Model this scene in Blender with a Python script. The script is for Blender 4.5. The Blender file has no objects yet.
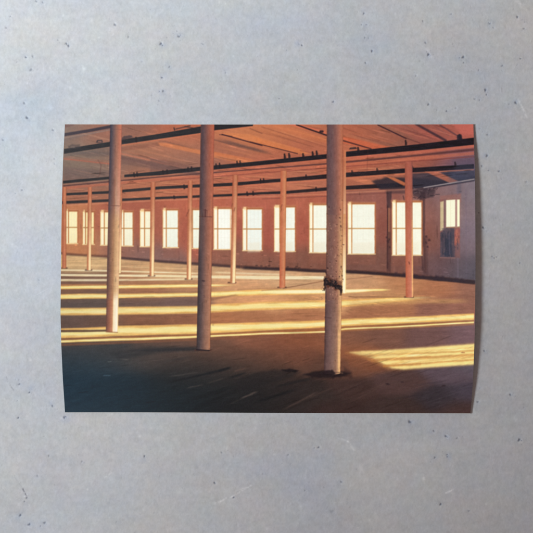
import bpy, math
import numpy as np

rng = np.random.default_rng(11)
PX = 0.15 / 411.0            # metres of table per unit of the layout grid
CX = CY = 266.5
def wx(x): return (x - CX) * PX
def wy(y): return (CY - y) * PX

def srgb2lin(c):
    c = np.clip(c, 0, None)
    return np.where(c <= 0.04045, c / 12.92, ((c + 0.055) / 1.055) ** 2.4)

def smooth(t):
    t = np.clip(t, 0, 1)
    return t * t * (3 - 2 * t)

def vnoise(X, Y, sx, sy, seed):
    """value noise, one octave, cell size sx, sy"""
    r = np.random.default_rng(seed)
    u = X / sx; v = Y / sy
    u = u - u.min() + 1; v = v - v.min() + 1
    g = r.random((int(v.max()) + 3, int(u.max()) + 3))
    i = u.astype(int); j = v.astype(int)
    fu = smooth(u - i); fv = smooth(v - j)
    a = g[j, i] * (1 - fu) + g[j, i + 1] * fu
    b = g[j + 1, i] * (1 - fu) + g[j + 1, i + 1] * fu
    return (a * (1 - fv) + b * fv) * 2 - 1

def fbm(X, Y, sx, sy, seed, octs=4, gain=0.55):
    out = 0; amp = 1; tot = 0
    for k in range(octs):
        out = out + amp * vnoise(X, Y, sx / 2 ** k, sy / 2 ** k, seed + 31 * k)
        tot += amp; amp *= gain
    return out / tot

# =====================================================================
#  THE PICTURE PRINTED ON THE SHEET (an empty factory hall), drawn as ink
# =====================================================================
S = 4
X0, X1, Y0, Y1 = 56, 482, 120, 417
W = (X1 - X0) * S; H = (Y1 - Y0) * S
xs = X0 + (np.arange(W) + .5) / S
ys = Y0 + (np.arange(H) + .5) / S
GX, GY = np.meshgrid(xs, ys)
img = np.zeros((H, W, 3))

def field(pts, sig):
    # smooth colour field through control points, worked out on a coarse grid
    cx = np.linspace(X0, X1, 143); cy = np.linspace(Y0, Y1, 100)
    A, B = np.meshgrid(cx, cy)
    acc = np.zeros(A.shape + (3,)); ws = np.zeros(A.shape)
    for (px, py, c) in pts:
        d2 = ((A - px) / sig[0]) ** 2 + ((B - py) / sig[1]) ** 2
        w = np.exp(-d2) + 1e-6 / (1 + d2)
        acc += w[..., None] * np.array(c, float); ws += w
    acc /= ws[..., None]
    fu = (GX[0] - X0) / (X1 - X0) * 142; fv = (GY[:, 0] - Y0) / (Y1 - Y0) * 99
    i = np.clip(fu.astype(int), 0, 141); j = np.clip(fv.astype(int), 0, 98)
    u = (fu - i)[None, :, None]; v = (fv - j)[:, None, None]
    a = acc[j][:, i] * (1 - u) + acc[j][:, i + 1] * u
    b = acc[j + 1][:, i] * (1 - u) + acc[j + 1][:, i + 1] * u
    return a * (1 - v) + b * v

def blend(region, cov, col):
    y0, y1, x0, x1 = region
    t = img[y0:y1, x0:x1]
    col = np.asarray(col, float)
    t += (col - t) * cov[..., None]

def region(x0, y0, x1, y1, pad=3):
    a = max(0, int((y0 - pad - Y0) * S)); b = min(H, int((y1 + pad - Y0) * S) + 1)
    c = max(0, int((x0 - pad - X0) * S)); d = min(W, int((x1 + pad - X0) * S) + 1)
    return a, b, c, d

def poly(pts, col, alpha=1.0, soft=0.5, warp=0.0, seed=0):
    P = np.array(pts, float)
    rg = region(P[:, 0].min(), P[:, 1].min(), P[:, 0].max(), P[:, 1].max(), 2 + soft * 2)
    y0, y1, x0, x1 = rg
    if y1 <= y0 or x1 <= x0: return
    A = GX[y0:y1, x0:x1]; B = GY[y0:y1, x0:x1]
    if warp:
        A = A + warp * fbm(A, B, 3, 3, seed + 5, 3); B = B + warp * fbm(A, B, 3, 3, seed + 77, 3)
    d = np.full(A.shape, 1e9); ins = np.zeros(A.shape, bool)
    n = len(P)
    for k in range(n):
        ax, ay = P[k]; bx, by = P[(k + 1) % n]
        ex, ey = bx - ax, by - ay
        t = np.clip(((A - ax) * ex + (B - ay) * ey) / (ex * ex + ey * ey + 1e-9), 0, 1)
        d = np.minimum(d, np.hypot(A - ax - t * ex, B - ay - t * ey))
        if ay != by:
            c = ((ay > B) != (by > B)) & (A < (bx - ax) * (B - ay) / (by - ay) + ax)
            ins ^= c
    sd = np.where(ins, d, -d)
    blend(rg, smooth(sd / soft * .5 + .5) * alpha, col)

def line(x0, y0, x1, y1, w, col, alpha=1.0, soft=0.5, taper=False, warp=0, seed=0):
    rg = region(min(x0, x1), min(y0, y1), max(x0, x1), max(y0, y1), w + soft * 2 + 1)
    a, b, c, d = rg
    if b <= a or d <= c: return
    A = GX[a:b, c:d]; B = GY[a:b, c:d]
    if warp: B = B + warp * fbm(A, B, 6, 3, seed + 3, 3)
    ex, ey = x1 - x0, y1 - y0
    t = np.clip(((A - x0) * ex + (B - y0) * ey) / (ex * ex + ey * ey), 0, 1)
    dist = np.hypot(A - x0 - t * ex, B - y0 - t * ey)
    cov = smooth((w / 2 - dist) / soft * .5 + .5) * alpha
    if taper: cov = cov * smooth(np.minimum(t, 1 - t) * 3.2)
    blend(rg, cov, col)

def band(keys, col, alpha=1.0, soft=0.6, fl=0, fr=0, warp=0, seed=0, bsoft=None):
    """keys: (x, top, bottom); fl/fr fade lengths at the two ends"""
    K = np.array(keys, float)
    rg = region(K[0, 0], K[:, 1].min(), K[-1, 0], K[:, 2].max(), 3 + soft)
    a, b, c, d = rg
    A = GX[a:b, c:d]; B = GY[a:b, c:d]
    if warp: B = B + warp * fbm(A, B, 26, 3, seed + 9, 4)
    top = np.interp(A[0], K[:, 0], K[:, 1])[None]; bot = np.interp(A[0], K[:, 0], K[:, 2])[None]
    cov = smooth((B - top) / soft * .5 + .5) * smooth((bot - B) / (bsoft or soft) * .5 + .5) * alpha
    x = A
    cov = cov * (smooth((x - K[0, 0]) / fl) if fl else smooth((x - K[0, 0]) / .5 + .5))
    cov = cov * (smooth((K[-1, 0] - x) / fr) if fr else smooth((K[-1, 0] - x) / .5 + .5))
    if callable(col):
        if col.__name__ == 'sun':
            v = (B - top) / np.maximum(bot - top, .5)
            e = smooth((np.abs(v * 2 - 1) - .25 + .25 * fbm(A, B, 18, 2, 771, 3)) / .6)[..., None] * .85
            col = sun(A, B) * (1 - e) + np.array([236, 172, 90.]) * e
        else: col = col(A, B)
    blend(rg, cov, col)

def ramp(u, stops):
    p = [s[0] for s in stops]
    return np.stack([np.interp(u, p, [s[1][k] for s in stops]) for k in range(3)], -1)

def post(keys, y0, y1, stops, stops2=None, soft=0.45, grain=5, seed=0, rough=0.0):
    """keys: (y, left, right); stops across, blended to stops2 down the post"""
    K = np.array(keys, float)
    rg = region(K[:, 1].min(), y0, K[:, 2].max(), y1, 2)
    a, b, c, d = rg
    A = GX[a:b, c:d]; B = GY[a:b, c:d]
    A2 = A + (rough * fbm(A, B, 2.2, 3, seed + 50, 3) if rough else 0)
    L = np.interp(B[:, 0], K[:, 0], K[:, 1])[:, None]; R = np.interp(B[:, 0], K[:, 0], K[:, 2])[:, None]
    u = (A2 - L) / (R - L)
    cov = smooth((A2 - L) / soft * .5 + .5) * smooth((R - A2) / soft * .5 + .5)
    bulge = 0.25 * (R - L) * .35 * np.sqrt(np.clip(1 - (2 * u - 1) ** 2, 0, 1))
    cov = cov * smooth((y1 + bulge - B) / .4 * .5 + .5) * smooth((B - y0) / .4 * .5 + .5)
    col = ramp(u, stops)
    if stops2:
        v = smooth((B - y0) / (y1 - y0))[..., None]
        col = col * (1 - v) + ramp(u, stops2) * v
    col = col + grain * fbm(A, B, 1.6, 5, seed + 1, 3)[..., None] * 1.3
    blend(rg, cov, col)


rt = [60,66,104,118,160,260,326,345,380,475]; ry = [253.5,254.6,257,258.2,261.8,269.2,272,272.4,274.4,283.6]
fl = lambda x: np.interp(x, rt, ry)
wt = lambda x: np.interp(x, [60,108,160,232,262,326,345,405,424,440,475], [205,202.5,199.8,196.8,195.4,192.4,191.2,188.6,189,186.5,180.5])
# wear and grit of the place: short strokes a little lighter or darker than what they lie on
def jots(n, x0, x1, y0f, y1f, dx, dy, w, amp, seed, vary=.4):
    q = np.random.default_rng(seed)
    for _ in range(n):
        x = x0 + q.random() * (x1 - x0); a_ = y0f(x) if callable(y0f) else y0f; b_ = y1f(x) if callable(y1f) else y1f
        y = a_ + q.random() * (b_ - a_); l = 1 + vary * q.normal()
        xb, yb = x + dx * l, y + dy * l + .15 * q.normal(); w_ = w * (.6 + .8 * q.random())
        a, b, c, d = region(min(x, xb), min(y, yb), max(x, xb), max(y, yb), w_ + 1)
        if b <= a or d <= c: continue
        A = GX[a:b, c:d]; B = GY[a:b, c:d]; ex, ey = xb - x, yb - y
        t = np.clip(((A - x) * ex + (B - y) * ey) / (ex * ex + ey * ey + 1e-9), 0, 1)
        cov = smooth((w_ / 2 + .35 - np.hypot(A - x - t * ex, B - y - t * ey)) / .7) * smooth(np.minimum(t, 1 - t) * 3.2 + .2)
        img[a:b, c:d] *= 1 + (cov * np.clip(amp * q.normal(), -2.0 * amp, 1.0 * amp))[..., None]

# ---------- ceiling ----------
ceil = field([
 (68,130,(136,106,96)),(100,130,(168,98,78)),(80,160,(142,110,94)),(80,175,(126,97,89)),(105,160,(140,100,86)),
 (130,130,(150,92,77)),(140,150,(180,106,78)),(140,165,(150,96,80)),(180,130,(190,94,66)),(180,150,(185,106,78)),
 (190,160,(150,96,82)),(220,150,(178,96,72)),(240,130,(205,112,72)),(280,135,(202,108,70)),(320,140,(188,96,68)),
 (300,150,(183,92,68)),(360,135,(186,96,68)),(390,135,(150,87,72)),(440,135,(150,82,72)),(465,130,(196,97,82)),
 (420,160,(165,87,72)),(465,165,(128,85,98)),(80,190,(172,98,73)),(150,180,(190,103,73)),(250,175,(195,98,72)),
 (350,165,(198,97,68)),(400,165,(178,95,72)),(470,175,(92,86,112)),(300,185,(188,100,76)),(370,180,(178,95,72)),
 (440,180,(82,62,66)),(200,190,(195,101,72)),(470,185,(96,92,118))], (24, 12))
img[:] = ceil + np.array([2, 8, 7.]) * smooth((430 - GX) / 60)[..., None]
# planks and joists running away to the right
def joist(x0, y0, x1, y1, w, col, alpha, soft=1.0): line(x0, y0, x1, y1, w, col, alpha, soft, warp=.3, seed=int(x0))
poly([(64,124),(64,128),(74,125.5),(74,124)], (120,80,78), .6, 1)
joist(64,140,110,129,2.2,(120,100,98),.4)
poly([(64,155.5),(110,161),(110,165),(64,160)], (182,104,80), .30, 1.0)
line(64,158.7,110,163.9,.9,(196,100,78),.75,.7)
poly([(72,153.5),(110,150),(110,156),(88,157)], (108,88,84), .55, 1.4)
poly([(64,167),(110,171),(110,177),(64,181)], (112,88,86), .45, 1.6)
poly([(121,155.5),(200,171),(200,176),(121,164)], (118,84,78), .55, 1.4)
line(120,153.4,199,171.6,1.3,(206,120,94),.75,.8,False,.4,71); line(121,157.4,199,174.4,3.2,(112,78,74),.55,1.5,False,.4,72); line(64,151.6,110,153.4,2.2,(104,90,88),.4,1.4)
poly([(121,147.5),(160,142),(160,146),(121,151)], (146,88,70), .55, 1.0)
poly([(121,150),(165,160),(200,168),(160,163.5)], (196,108,80), .35, 1.0)
poly([(158,142.6),(170,143.5),(262,163),(240,163),(160,145.5)], (222,126,80), .85, .9)
poly([(150,158),(176,162),(200,168),(150,172)], (120,84,78), .55, 1.3)
poly([(214,151.5),(250,158.8),(255,160.6),(214,155)], (218,118,74), .85, .8)
poly([(222,133.6),(262,144.4),(262,139),(250,134.5),(232,133)], (224,128,78), .85, .8)
line(219.5,134.6,232,136.4,.9,(90,48,48),.7,.5)
line(222,134.4,262,145.5,1.1,(66,36,44),.92,.45)
line(214.5,139.8,231,144.4,1.1,(110,70,64),.6,.8); line(214,138.6,276,155,2.9,(100,70,66),.72,1.4,True,.5,3)
line(250,128.5,262,133.5,1.0,(130,76,58),.6,.6)
poly([(250,134.5),(262,138.5),(300,149),(310,154),(297,153.8),(262,145)], (226,124,72), .75, 1.0)
line(250,141.8,297.5,153.6,.9,(72,40,44),.9,.45)
poly([(262,125),(282,125),(332,139),(326,143.5),(300,137)], (216,118,76), .55, 1.2)
poly([(285,124),(300,124),(326,131.5),(326,135)], (228,110,78), .7, .8)
line(262,127,326,147,.8,(150,80,60),.55,.6); line(256,131,300,143,.7,(150,78,58),.4,.6)
line(275,126,326,139.5,1.2,(228,128,80),.5,.9)
line(296.6,124.8,326.4,135.2,1.5,(48,34,40),.92,.5); line(320.5,131.5,322.5,131.5,2.4,(48,34,40),.9,.5)
line(300,150.6,330,156,.8,(140,72,58),.5,.6)
poly([(343,124),(372,124),(404,138),(392,143.5),(343,133)], (182,92,70), .35, 1.2)
poly([(343,136.5),(352,138),(390,147),(372,150.2),(343,143)], (216,98,64), .75, 1.1)
line(343,140.6,371,148.8,1.3,(64,38,42),.85,.6)
line(343,128,380,141,.8,(132,68,54),.45,.6); line(352,124.6,378,133,.7,(130,68,56),.4,.6)
poly([(404,124),(420,124),(444,139.5),(436,141)], (190,94,80), .5, 1.0)
line(378,125,406,138.4,1.2,(58,34,44),.9,.5); line(404,137.4,420,143,.8,(90,50,52),.7,.6)
poly([(385,124),(400,124),(430,138),(420,141)], (176,90,78), .45, 1.0)
line(416,124,445.5,140.4,2.5,(58,42,52),.8,.8); line(420,124.6,440,135,.7,(150,80,72),.5,.5)
line(440,125,460,137.5,1.4,(92,58,66),.75,.7); line(432,124.5,449,136,.8,(120,72,74),.5,.6)
poly([(452,124),(475,124),(475,134),(463,136)], (206,100,88), .55, 1.4)
# ceiling boards texture: fine lines in the joists' direction
dirn = (GY - GX * .27)
img += 4.5 * fbm(GX * .25, dirn * 2.2, 8, 2.2, 400, 4)[..., None] * np.array([1.2, .8, .7])
jots(280, 64, 474, 124, wt, 14, 3.7, .8, .12, 1)            # ceiling boards
for (x0_, y0_, x1_, y1_, c_) in [(66,129,121,143,(196,140,112)),(66,146.5,100,155,(168,124,104)),(128,128,199,146,(204,122,86)),(124,146,199,164.5,(206,126,92)),(124,152,180,166.5,(118,82,74)),
    (150,137.8,199,150,(120,76,66)),(214,146,262,158,(210,124,84)),(214,156,240,161.6,(122,74,62)),(226,128,300,150,(214,126,82)),(262,131,326,151,(146,78,60)),(270,128,326,145.5,(222,132,86)),(345,130,400,145,(206,112,80)),
    (346,133,390,145,(124,66,56)),(386,127,436,141,(206,116,90)),(396,127,440,140.4,(110,58,56)),(424,127,462,138,(206,116,96)),(345,146,366,151,(216,112,72)),(66,168,109,178,(160,116,100)),(66,172,100,180,(104,84,80)),
    (300,124.5,326,130.5,(150,74,58)),(214,128,232,131,(150,84,66)),(404,146,440,152,(150,70,64))]:
    line(x0_, y0_, x1_, y1_, .9, c_, .55, .8, True, .4, int(x0_ + y0_))
for (xa, ya, xb, yb) in [(155,182.6,187,184.2),(121,181.6,149,183.4),(213,177,232,178.4),(239,176,280,178),(287,170.6,326,172.8),(345,167.4,404,170),(155,191.6,187,193),(213,189.4,232,190.2),(239,187,280,189.4),(287,184,326,186.6),(66,188.6,87,189.6)]:
    line(xa, ya, xb, yb, .9, (224,140,98), .55, .8, True, .4, int(xa)); line(xa + 4, ya + 1.4, xb, yb + 1.2, .6, (128,66,54), .5, .6, True, .4, int(ya))
# girders across the hall
DK = (44,46,54)
def dk(A, B):
    w = smooth((A - 60) / 400)[..., None]
    n = fbm(A, B, 7, 1.2, 90, 3)[..., None] * 7
    return (np.array([42, 42, 46.]) * (1 - w) + np.array([32, 29, 36.]) * w) + n * 1.2
band([(64,133.2,136.4),(90,129,132),(110,125.2,128.2),(121,123.4,126)], (58,50,62), .9, .6)
line(64,138,110,130,.8,(170,140,130),.5,.6)
band([(64,149,153.9),(110,141.8,146.6),(121,139.8,144.5),(160,133.7,138.8),(200.6,126.4,133),(214,124.2,130.4),(253,119,126)], dk, .97, .5)
band([(64,154.3,157),(110,147,149.5)], (112,96,92), .5, .8)
band([(121,144.8,146.4),(160,139,140.4),(200,133.4,134.6),(214,130.8,132),(253,126.2,127)], (214,116,80), .6, .6)
band([(63,180.8,183.6),(109,176.6,179.2),(121,175.1,177.7)], dk, .95, .5)
band([(124.3,174.7,177.2),(160,171.1,175.2),(199.5,167,170.9),(213.6,165.5,169.7),(260,161.1,165.3),(326.4,154.1,158.8),(343,152,157.2),(420,144,150.2),(474,137.6,144.7)], dk, .97, .45)
band([(343,157.6,160),(420,150.6,153.2),(474,145,147.4)], (206,104,80), .7, .6)
band([(214,170,171.4),(326,159,161)], (206,108,78), .6, .6)
# flange lines and pale strips below
band([(63,185.4,186.6),(160,176.3,177.5),(260,168.3,169.5),(326,163,164.6),(343,161.4,163.4),(420,154.2,156),(474,148.4,150.8)], (88,52,54), .8, .5)
band([(63,187,189.5),(160,178.2,180.6),(260,170.2,172.4),(326,165.2,168),(343,164,167),(474,151.6,155)], (206,106,78), .6, .7)
band([(160,180.4,181.2),(260,172.8,173.6),(404,161.4,162.6),(474,156,157)], (140,66,58), .7, .6)
band([(343,168.3,169.3),(404,163.3,164.3)], (170,80,62), .6, .6)
band([(64,193.2,195.6),(108,191,193.6),(160,186.4,189.3),(232,182.7,185.9),(280,178.6,181.9),(326,174.3,178.7),(345,172.8,177.2),(405,168.4,172.9),(474,164,168.6)], dk, .93, .5)
band([(160,189.6,190.8),(232,186.3,187.3),(326,179.2,180.6),(405,173.3,174.6),(474,169,170.3)], (214,116,82), .75, .5)
poly([(262,184),(280,183),(326,189.5),(300,190.5)], (216,124,88), .5, .9)
poly([(345,178),(360,178),(404,188),(404,191),(380,187.5)], (214,122,84), .6, .9)
band([(60,201.2,204),(108,199.2,201.8),(160,196.8,199.2),(232,193.8,196.2),(262,192,194.4),(286,191,193.8),(326,187.4,190.7),(345,186,189.7),(405,182.4,187)], dk, .9, .55)
poly([(372,181),(388,177),(412,177.5),(440,181),(475,176),(475,184),(424,188),(404,191),(380,190)], (46,42,52), .85, 1.6, .6, 3)
poly([(410,173),(440,172.6),(475,170.6),(475,181),(440,186),(412,190)], (58,54,66), .72, 1.6, .6, 8)
poly([(425,171.6),(438,172),(458,181),(450,183)], (200,106,80), .8, .8)
poly([(443,172.5),(452,171.8),(470,178),(462,180)], (58,56,74), .6, .9)
poly([(386,176.5),(394,177.5),(408,184),(404,186)], (214,112,70), .85, .7)
poly([(452,160),(475,156),(475,169),(456,169)], (74,78,98), .34, 3.4)
poly([(450,171),(475,168),(475,181),(448,184)], (74,80,102), .38, 3.6)  # bluish reflection on the curled right edge, painted into the ink
# bolts and clamps on top of the girders
for (x, y) in [(136,139),(284.5,155.6),(289,155),(303,155.2),(312.5,153.4),(316.5,152.6),(358,149),(405.6,142),(459.6,136.2),
               (216,165),(219.5,164.6),(237,162.6),(240,162.4),(163,171.6),(167,171),(188,168.6),(191.5,168),
               (137,173.5),(134,174),(184,186),(260.5,180.2),(263.5,179.8),(306,176),(352,171.8),(377,169.6),(412,167),(455,163.6),(174,197),(190,196.4),(247,193),(253,192.6),(316,188.4)]:
    h = 2.6 if y < 165 else 1.9
    line(x, y - h * .5, x + .2, y + 2.6, 1.3 + .4 * (y < 160), (40,32,36), .88, .5); line(x + 1.1, y + .2, x + 1.3, y + 2.4, .8, (48,38,42), .7, .5)
poly([(96,142.5),(97,140),(102,139.8),(103,142),(102,143),(98,143)], (62,54,58), .85, .6)
poly([(97.8,142.4),(98.2,141),(101.2,141),(101.6,142.4)], (160,108,92), .8, .5)
poly([(68,146),(72,144.4),(80,144.8),(80,148),(69,149)], (72,62,64), .55, 1.0, .6, 4)
poly([(70.5,147.6),(71.5,146),(75,146),(75,148)], (135,112,104), .5, .6)
poly([(121,138.2),(124,136),(131,135.2),(133,137),(122,140.4)], (66,54,60), .75, .8, .5, 6)
line(174,128,174.6,130,1.2,(50,38,42),.9,.5); line(176,129,190,125.8,1.3,(70,48,50),.7,.6); line(185,126.6,193,128,1.0,(52,40,44),.7,.5)
poly([(457,135.6),(458.4,134.6),(461.4,134.8),(462,136),(462.4,140),(457,140)],(40,36,46),.88,.7,.5,2)
poly([(349,149.5),(350,147.6),(356,147),(357,149)], (52,44,50), .85, .5)
line(98,160,101,165,.8,(110,72,66),.55,.7); line(101,165,100,174,.9,(110,72,66),.6,.7); line(100,174,97.5,178,.8,(110,72,66),.5,.7)
line(368,150,367,171,.6,(96,52,50),.35,.5)
for k in range(9):  # small gear hanging at the right end of the roof
    line(345 + 2.2 * k, 171.5 + (k % 3), 346 + 2.2 * k, 174 + (k % 2), .8, (60,50,58), .35, .5)

jots(200, 64, 474, lambda x: wt(x) - 36, wt, 12, -1.1, .6, .2, 2)      # pipes and flanges
# ---------- back wall ----------
wall = field([
 (70,207,(206,118,74)),(70,240,(206,118,72)),(80,250,(200,120,74)),(110,220,(180,88,63)),(115,247,(160,96,76)),(150,230,(178,86,62)),
 (200,202,(196,94,66)),(200,230,(182,86,63)),(150,256,(142,92,82)),(250,202,(192,92,68)),(268,230,(176,80,62)),(240,260,(146,84,66)),
 (300,200,(190,93,68)),(302,230,(180,84,63)),(300,263,(138,78,61)),(340,225,(168,82,63)),(380,200,(158,86,72)),(385,230,(146,76,62)),
 (370,264,(128,76,63)),(430,210,(150,87,74)),(430,240,(138,76,62)),(400,264,(132,76,63)),(440,264,(108,70,70)),(463,210,(134,102,104)),
 (463,240,(124,95,100)),(465,270,(92,76,84)),(474,230,(134,108,118)),(474,195,(130,108,116)),(442,195,(132,92,92))], (20, 14))
wall += 6 * fbm(GX, GY, 6, 16, 210, 5, .65)[..., None] + np.array([0, 7, 9.])
wall_top = np.interp(GX[0], [60,108,160,232,262,326,345,405,424,440,475], [205,202.5,199.8,196.8,195.4,192.4,191.2,188.6,189,186.5,180.5])[None]
cov = smooth((GY - wall_top) / .8 * .5 + .5)
img += (wall - img) * cov[..., None]
band([(60,205,206.2),(108,202.6,203.6),(160,200,201),(262,196.2,197.2),(326,193.6,194.6),(345,192.2,193.4),(405,189.2,190.4)], (222,140,104), .6, .6)
band([(262,198.6,199.4),(326,196,196.8),(345,194.6,195.4),(405,191.8,192.6)], (120,66,60), .55, .5)
band([(384,190,193.5),(420,189,194),(436,188.5,192)], (70,54,60), .5, 1.2, 4, 6)
# pale service pipe along the right wall
line(412,189.6,424,188,1.2,(112,84,84),.7,.6); line(424,187.6,474,179.2,1.2,(170,150,150),.8,.5); line(424,189.2,474,181,1.0,(60,50,62),.6,.6)
# conduits beside the windows at the right
poly([(386.4,192.5),(391.6,191.5),(391.6,208),(387,208)], (70,52,58), .78, .8, .3, 2)
line(387.7,206,387.6,268,1.3,(66,42,44),.75,.6); line(388.9,208,388.7,240,.6,(196,140,90),.6,.4); line(390.6,200,390.4,262,1.2,(120,66,56),.6,.6)
poly([(386.8,232),(390.8,232),(391,273),(386.6,272)], (78,50,50), .55, 1.1, .5, 91); poly([(423.4,238),(427.6,238),(428,275),(423.6,275)], (80,54,56), .5, 1.2, .5, 92); line(425.8,242,426,272,.8,(140,92,80),.45,.6)
for (x, y) in [(386,236.5),(389,238.5),(387.5,241),(389.6,246.5),(426,236),(428.5,239),(425.5,242),(427,246)]:
    poly([(x - .6, y), (x + 1.2, y - .5), (x + 1.6, y + 1.8), (x, y + 2)], (62,42,46), .7, .7, .9, int(x * 7 + y))
poly([(419.5,193),(425.2,191),(425,240),(421,256)], (74,50,54), .72, .9, .4, 5)
line(424.6,240,425.4,272,2.2,(84,54,54),.65,.8); line(421.8,256,423,270,1.6,(70,46,48),.6,.8)
poly([(412,191),(422,188),(436,189),(434,197),(420,199),(414,196)], (58,46,54), .62, 1.2, 1.0, 21)
for k in range(22):
    x = 411 + rng.random() * 26; y = 187 + rng.random() * 12
    line(x, y, x + rng.normal() * 2.4, y + rng.normal() * 2, .8, (44,36,44) if k % 3 else (120,96,98), .6, .5)
line(403.2,196,405.4,205,1.0,(80,50,50),.8,.5)
# the corner of the side wall
line(457.5,193,458,280,.7,(150,124,146),.35,.8); line(466,190,466.5,282,.6,(110,90,112),.3,.8)
poly([(457,182),(461,181),(461.5,193),(457,196)], (84,80,98), .4, 1.4)
jots(260, 64, 474, wt, fl, .3, 8, 1.4, .06, 3); jots(80, 64, 474, wt, fl, 2.0, .2, .8, .09, 13)    # plaster streaks and chips
jots(90, 64, 474, lambda x: fl(x) - 16, fl, 4, .4, .8, .2, 4)
# windows
def window(x0, x1, yt, yb, m=.2, rail=None, glow=(250,250,238), warm=(252,232,170), left=True, reveal=None):
    fr = (206,116,70)
    poly([(x0-1.6,yt-2),(x1+1,yt-2),(x1+1,yt+.4),(x0-1.6,yt+.4)], (214,136,98), .5, .8)
    poly([(x0-1,yt-.6),(x1+1,yt-.6),(x1+1,yb+.8),(x0-1,yb+.8)], (196,104,70), .55, 1.0)
    poly([(x0,yt),(x1,yt),(x1,yb),(x0,yb)], glow, 1, .7, .35, int(x0))
    line(x0, yt + .3, x1, yt + .5, 1.1, (246,206,150), .5, .9, False, .5, int(x0))
    rg = region(x0, yt, x1, yb, 0); a, b, c, d = rg
    A = GX[a:b, c:d]; B = GY[a:b, c:d]
    n = fbm(A, B, 2.5, 2.5, int(x0), 3)
    low = smooth((B - yb + 12) / 8)
    ins = (smooth((A - x0)/.6) * smooth((x1 - A)/.6) * smooth((B - yt)/.6) * smooth((yb - B)/.6))
    img[a:b, c:d] += (n * 5 - 8 * low * (0.6 + n))[..., None] * ins[..., None] * np.array([1.1, .9, .9])
    # panes' fine bars
    npan = 3
    for k in range(1, npan + (x1 - x0 > 15)):
        xx = x0 + (x1 - x0) * (m + (1 - m) * k / (npan + (x1 - x0 > 15)))
        line(xx, yt + .8, xx, yb - .8, .35, (222,214,196), .38, .4)
    for fy in (.25, .72):
        yy = yt + (yb - yt) * fy
        line(x0 + .6, yy, x1 - .6, yy, .35, (224,216,196), .32, .4)
    if left:
        xm = x0 + (x1 - x0) * m
        poly([(x0,yt),(xm-.5,yt),(xm-.5,yb),(x0,yb)], (255,244,214), .7, .5)
        poly([(x0+.1,yt-2.2),(xm-.5,yt-2.2),(xm-.5,yt+1),(x0+.1,yt+1)], (248,214,156), .75, .7)
        line(xm, yt - 2, xm, yb, 1.2, (196,122,76), .95, .45)
        line(xm + .6, yt - .3, x1 + .6, yt - .3, 1.5, (178,98,60), .85, .6)
        line(x1 + .6, yt - .6, x1 + .6, yb, 1.0, (186,104,66), .8, .5)
        line(x0 - .2, yt, x0 - .2, yb, .8, warm, .8, .5)
    if rail:
        line(x0 + .3, rail, x1 - .3, rail, 1.2, (186,132,84), .95, .45)
    line(x0 - .6, yb + .5, x1 + .6, yb + .5, .9, warm, .75, .6)
window(66.8,77.3,211.2,243.2,.16,227.4,glow=(254,238,186))
window(83.4,93.8,212,244,.2,227.6,glow=(252,230,170))
window(101,110.5,212,244.8,.35,228,glow=(252,238,190))
window(121.4,132.6,212,245.6,.22,228.4,glow=(247,242,212))
window(140.6,150.6,211,246.3,.4,228.4,glow=(249,242,210))
window(163.4,177.9,210,247.2,.2,228.3,glow=(240,243,226))
window(191,206,209.7,248,.1,228.8,glow=(240,243,224))
window(214.3,231.4,208.6,249,.2,228.8)
line(230.4,209,230.4,249,.8,(214,150,96),.8,.4)
window(243.3,261.8,209,250.2,.19,229,glow=(238,244,234))
window(274.8,294.9,207,251,.25,229,glow=(242,244,230))
window(309.9,329,204.8,252.3,.16,229,glow=(246,246,228))
window(348.4,374.6,203.9,253.6,.13,228.5,glow=(242,243,226))
window(392.8,421.4,202,254.8,.12,228.4,glow=(244,243,222))
# shed roofs seen dimly through the lower panes
for (a_, b_) in [(350,374),(394,420),(276,294),(246,261),(311,326)]:
    poly([(a_+2,243),(b_-1,242),(b_-1,252),(a_+2,252.4)], (232,222,198), .45, 1.6)
# window in the side wall, half boarded with junk in front of it
poly([(440,196),(461,193.5),(461,202),(440,203)], (160,100,90), .6, 1.2)
poly([(439.6,199.5),(460,198.8),(460,258),(439.6,256)], (136,84,80), .6, 1.0)
poly([(440.2,202),(443.8,201),(443.8,229.5),(440.2,231)], (216,196,150), .85, .8)
poly([(443.8,199.5),(446.2,199),(446.2,232),(443.8,232)], (128,92,96), .85, .6)
poly([(446.2,200.2),(455.4,199.6),(455.4,226.6),(446.2,227)], (240,238,208), 1, .6)
poly([(455.2,199.4),(457.3,199.4),(457.3,227),(455.2,227)], (170,124,122), .9, .5)
poly([(457.2,199.6),(459.6,199.6),(459.6,226.4),(457.2,226.6)], (250,246,206), 1, .5)
line(450.6,200.5,450.6,226.5,.5,(210,196,168),.5,.4)
line(446,227.6,459.8,227.2,.8,(190,140,100),.7,.5)
poly([(440.5,233),(446,227.8),(454.8,227.8),(454.8,257.4),(440.2,257)], (70,66,80), .85, .9, .4, 7)
poly([(454.4,228),(459.8,228),(459.8,238),(456.5,245),(454.4,246)], (172,92,80), .8, .8, .4, 9)
for k in range(12):
    x = 455 + rng.random() * 4.5; y = 228 + rng.random() * 14
    line(x, y, x + .4, y + 2.4, 1.0, (206,116,90) if k % 2 else (140,80,84), .55, .6)
poly([(446,236),(449,230),(451,233),(451.5,256),(444,256)], (48,54,70), .75, 1.2, .5, 12)
for k in range(9):
    x = 442 + rng.random() * 12; line(x, 232 + 4 * rng.random(), x + .4, 254, .9, (92,82,98) if k % 2 else (46,46,60), .45, .7)
rgp = region(440.5, 228, 459.5, 257, 0); a,b,c,d = rgp; A = GX[a:b,c:d]; B = GY[a:b,c:d]
blend(rgp, smooth((fbm(A, B, 3, 9, 1401, 4, .65) + .1) * 2.4) * .4, (108, 84, 90)); blend(rgp, smooth((fbm(A, B, 2.4, 4, 1407, 4, .65) - .15) * 3) * .3, (136, 96, 94)); blend(rgp, smooth((fbm(A, B, 2.4, 6, 1409, 3) - .1) * 3) * .35, (50, 52, 64))
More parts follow.
